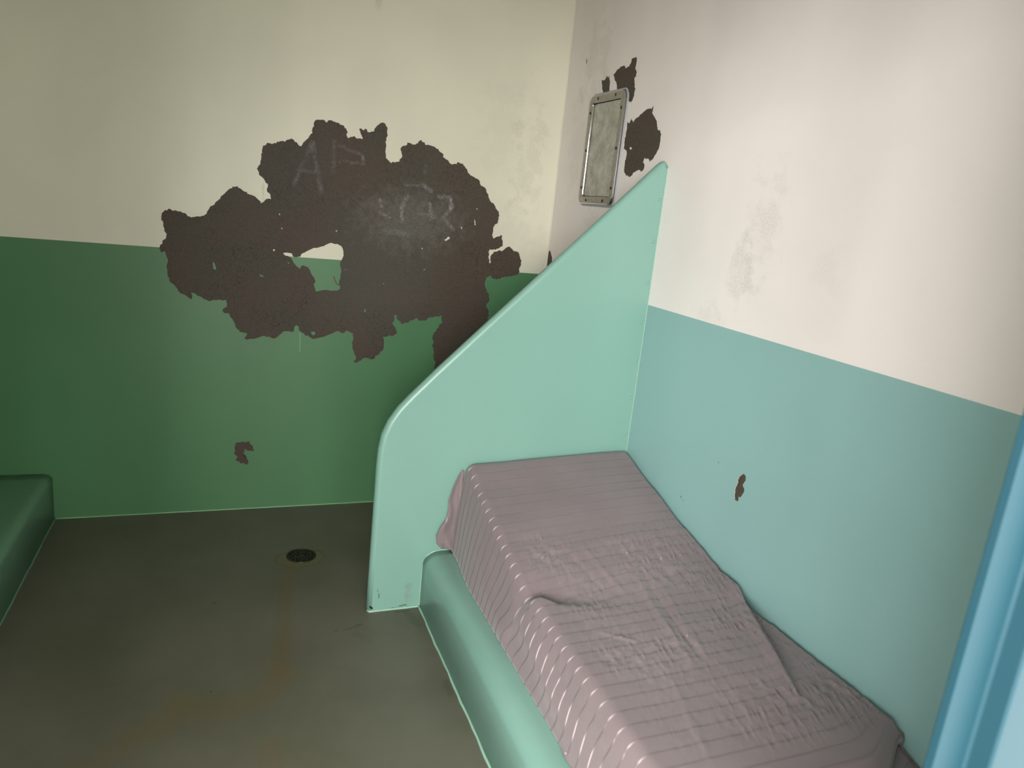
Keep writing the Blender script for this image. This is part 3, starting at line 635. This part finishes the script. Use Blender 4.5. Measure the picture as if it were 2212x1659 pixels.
# arc length along the bed down the middle: keeps the stripes evenly woven
NYS = 470
ys = [-1.040 + (foot_y(-.5) + 1.040) * j / (NYS - 1) for j in range(NYS)]
def pucker(x, y, v):
    """crinkles caught between neighbouring stripes"""
    ph = (v / .0462) % 1.0; cell = math.floor(v / .0462)
    env = math.sin(math.pi * ph) ** .6
    # where the sheet is slack
    e1 = sst(-1.36, -1.56, y + .10 * (x + .4)) * sst(-2.50, -2.30, y) * sst(-.69, -.60, x)
    e1 *= 1 - .75 * sst(-2.0, -2.2, y) * sst(-.38, -.5, x)
    e1 *= .35 + .65 * sst(-.25, .30, noise.noise(Vector((x * 4, y * 4, 9))))
    q = x - .32 * y
    n = noise.noise(Vector((q * 42, v * 5, cell * .9)))
    n2 = noise.noise(Vector((q * 78, v * 8, 4.5 + cell * 1.7)))
    rg_ = max(-.5, .45 - abs(n) * 3.0) + n2 * .45
    return e1 * env * .0075 * rg_
bm = bmesh.new(); uvl = bm.loops.layers.uv.new('weave')
R = .040
# cross-section parameter: wall tuck, top, rounded shoulder, side down to the plinth
NT = 230
rows = []; uvs = []
xl_top = lambda y: -.712 - .010 * sst(-1.7, -2.3, y) + .0015 * noise.noise(Vector((y * 7, 0, 0)))
xl_bot = lambda y: -.740 - .020 * sst(-1.06, -1.35, y) - .003 * sst(-2.0, -2.3, y)
vacc = 0.0; prev = None
NS = 46
def shear(y): return .10 * sst(-1.75, -2.35, y)
for j, y0 in enumerate(ys):
    fz = (y0 - ys[0]) / (ys[-1] - ys[0])
    zc = top_z(-.5, y0)
    if prev: vacc += math.hypot(y0 - prev[0], (zc - prev[1]) * .9)
    prev = (y0, zc)
    row = []; uvr = []
    xr = -.010 - .004 * (1 + math.sin(y0 * 9)) * .5
    scale_y = lambda x: y0 if y0 > -2.3 else -2.3 + (y0 + 2.3) * ((foot_y(x) + 2.3) / (foot_y(-.5) + 2.3))
    # wall tuck: the sheet turns down against the wall
    for i in range(5):
        k = 1 - i / 5; y = scale_y(0)
        row.append((xr + .006, y, top_z(xr, y) - .012 - .05 * k)); uvr.append((xr + .06 * k + .012, vacc))
    xt = xl_top(y0) + R
    for i in range(NT):
        x = xr + (xt - xr) * i / (NT - 1); y = scale_y(x)
        z = top_z(x, y) - .010 * (1 - sst(0, .012, xr - x))
        vv = vacc + .055 * (x + .36) * sst(-1.25, -1.6, y) * -1 * 0
        z += pucker(x, y, vacc)
        # rounding at head and foot
        z -= .010 * (1 - sst(0, .02, -1.040 - y0)) ** 2
        z -= .018 * sst(.045, 0.0, y0 - ys[-1])
        row.append((x, y, z)); uvr.append((x, vacc))
    # shoulder + side
    x0 = xt; z0 = top_z(xt, scale_y(xt)) + pucker(xt, y0, vacc)
    z0 -= .010 * (1 - sst(0, .02, -1.040 - y0)) ** 2 + .018 * sst(.045, 0.0, y0 - ys[-1])
    xb = xl_bot(y0); arc = 0; pz = z0; px = x0
    for i in range(1, NS + 1):
        if i <= 12:
            a = i / 12 * math.radians(74); x = x0 - R * math.sin(a); z = z0 - R * (1 - math.cos(a)); x1, z1 = x, z
        else:
            t = (i - 12) / (NS - 12); z = z1 + (.2415 - z1) * t
            x = x1 + (xb - x1) * t
            wv = math.sin(t * math.pi)
            x += wv * (.006 * math.sin(t * 7 + y0 * 9) * sst(-1.35, -1.75, y0) + .007 * noise.noise(Vector((y0 * 7, t * 2.2, 1))) * sst(-1.3, -1.6, y0) - .004)
            x -= wv * .008 * math.exp(-((y0 + 1.70 - .06 * t) / .05) ** 2)
        y = scale_y(x0) + pull(y0, t if i > 12 else 0) if False else scale_y(x0)
        arc += math.hypot(x - px, z - pz); px, pz = x, z
        # the cloth is dragged towards the foot as it goes down, gathered under the end of the wedge
        tt = 0 if i <= 12 else (i - 12) / (NS - 12)
        dv = .030 * math.exp(-((y0 + 1.62) / .16) ** 2) * tt + .012 * math.sin(tt * 6.3 + y0 * 6) * sst(-1.5, -1.75, y0) * (tt * (1.1 - tt)) * 3
        row.append((x, y, z)); uvr.append((x0 - arc, vacc + dv))
    rows.append(row); uvs.append(uvr)
# foot drop: the free hem hangs over the end, the lower layer shows under it by the wall
endrows = []
for (dy, dz) in ((-.004, -.006), (-.006, -.014), (-.004, -.022), (.004, -.026), (.010, -.030), (-.004, -.034), (-.03, -.042), (-.065, -.052), (-.095, -.068), (-.105, -.115), (-.105, -.19)):
    r = []; u = []
    for i, (x, y, z) in enumerate(rows[NYS - 1][:5 + NT + 12]):
        k = sst(-.34, -.12, x); zz = z + dz; yy = y + dy
        r.append((x, yy, max(.243, zz))); u.append((uvs[NYS - 1][i][0], vacc - dz))
    for i in range(5 + NT + 12, 5 + NT + NS):
        x, y, z = rows[NYS - 1][i]; r.append((x, y + dy * .6, max(.243, z + dz * .3))); u.append((uvs[NYS - 1][i][0], vacc - dz))
    endrows.append(r); uvs.append(u)
rows += endrows
# head drop: short turn-down against the partition
hr = []; hu = []
for k in (4, 3, 2, 1):
    hr.append([(x, y + .006 * min(1, k * .4), max(.243, z - .012 * k * k)) for x, y, z in rows[0]]); hu.append([(a, -.012 * k) for a, b in uvs[0]])
rows = hr + rows; uvs = hu + uvs
V = [[bm.verts.new(p) for p in r] for r in rows]
for j in range(len(rows) - 1):
    for i in range(len(rows[0]) - 1):
        f = bm.faces.new((V[j][i], V[j][i + 1], V[j + 1][i + 1], V[j + 1][i]))
        for lp, (jj, ii) in zip(f.loops, ((j, i), (j, i + 1), (j + 1, i + 1), (j + 1, i))): lp[uvl].uv = uvs[jj][ii]
# gathered flap of spare cloth between mattress and partition
OUT = [(-.724, .578), (-.736, .556), (-.755, .510), (-.769, .455), (-.767, .420), (-.773, .380), (-.795, .345), (-.806, .310), (-.800, .272), (-.780, .249), (-.742, .243)]
def at(tab, t):
    f = t * (len(tab) - 1); i = min(int(f), len(tab) - 2); f -= i; return [a + (b - a) * f for a, b in zip(tab[i], tab[i + 1])]
FR = []
for j in range(61):
    t = j / 60; ox, oz = at(OUT, t); ix = -.715 - .012 * t; iz = .572 - .329 * t; r = []
    for i in range(19):
        s = i / 18; x = ix + (ox - ix) * s; z = iz + (oz - iz) * s
        y = -1.040 - (.009 * math.sin(s * 6.5 + t * 5) + .004 * math.sin(s * 3 - t * 13)) * min(1, t * 4) * (.35 + .65 * t) - .004 * s * t
        r.append(bm.verts.new((x, min(-1.0305, y), z)))
    FR.append(r)
for j in range(60):
    for i in range(18):
        f = bm.faces.new((FR[j][i], FR[j][i + 1], FR[j + 1][i + 1], FR[j + 1][i]))
        for lp in f.loops: c = lp.vert.co; lp[uvl].uv = (c.z, c.x + .01)
# second hem layer peeping out below the side near the foot
HR = []
for j in range(41):
    y = -2.02 - .5 * j / 40; e = .010 * sst(-2.02, -2.10, y) + .004 * math.sin(y * 40)
    HR.append([bm.verts.new((-.752 - e * s * 1.1, y, .247 + .010 * (1 - s) - .003 * s)) for s in (0, .35, .7, 1)])
for j in range(40):
    for i in range(3):
        f = bm.faces.new((HR[j][i], HR[j][i + 1], HR[j + 1][i + 1], HR[j + 1][i]))
        for lp in f.loops: c = lp.vert.co; lp[uvl].uv = (c.x, -c.y)
sheet = from_bm('bed_sheet', bm, m_sheet, smooth=True)
tag(sheet, 'rumpled mauve satin-striped sheet drawn over the mattress on the green plinth', 'bed sheet')
so = sheet.modifiers.new('cloth', 'SOLIDIFY'); so.thickness = .0008; so.offset = -1

# mattress body under the sheet, its end just showing at the foot
bm = bmesh.new(); rings = []
for j in range(31):
    y = -1.055 - (2.46 - 1.055) * j / 30; r = []
    for x in (-.690, -.5, -.3, -.15, -.03): r.append((x if True else x, top_z(x, y) - (.034 if y < -1.5 else .016) - (.02 if y < -2.5 else 0) - (.02 * sst(-1.75, -1.9, y) if x > -.4 else 0)))
    rings.append([bm.verts.new((-.03, y, .2418)), bm.verts.new((-.715, y, .2418)), bm.verts.new((-.705, y, r[0][1] - .03))] + [bm.verts.new((x, y, z)) for x, z in r])
for A, B in zip(rings[:-1], rings[1:]):
    for k in range(len(A)): bm.faces.new((A[k], A[(k + 1) % len(A)], B[(k + 1) % len(A)], B[k]))
bm.faces.new(rings[0]); bm.faces.new(rings[-1])
mt = from_bm('mattress', bm, m_matt); tag(mt, 'wedge-headed foam mattress lying under the mauve sheet', 'mattress')

# ------------------------------------------------------------------ blue door frame
df = empty('door_frame', ((JX0 + JX1) / 2, YF, 0)); df.name = 'door_1'
struct(df); df['label'] = 'blue painted steel door frame at the right edge'
keep_world(jamb(JX1, 1, DZ, None), df); keep_world(jamb(JX0, -1, DZ, None), df)
bm = bmesh.new(); box(bm, JX0, JX1, YF - .037, YF + .02, DZ - .05, DZ); keep_world(from_bm('door_head', bm, m_blue), df)
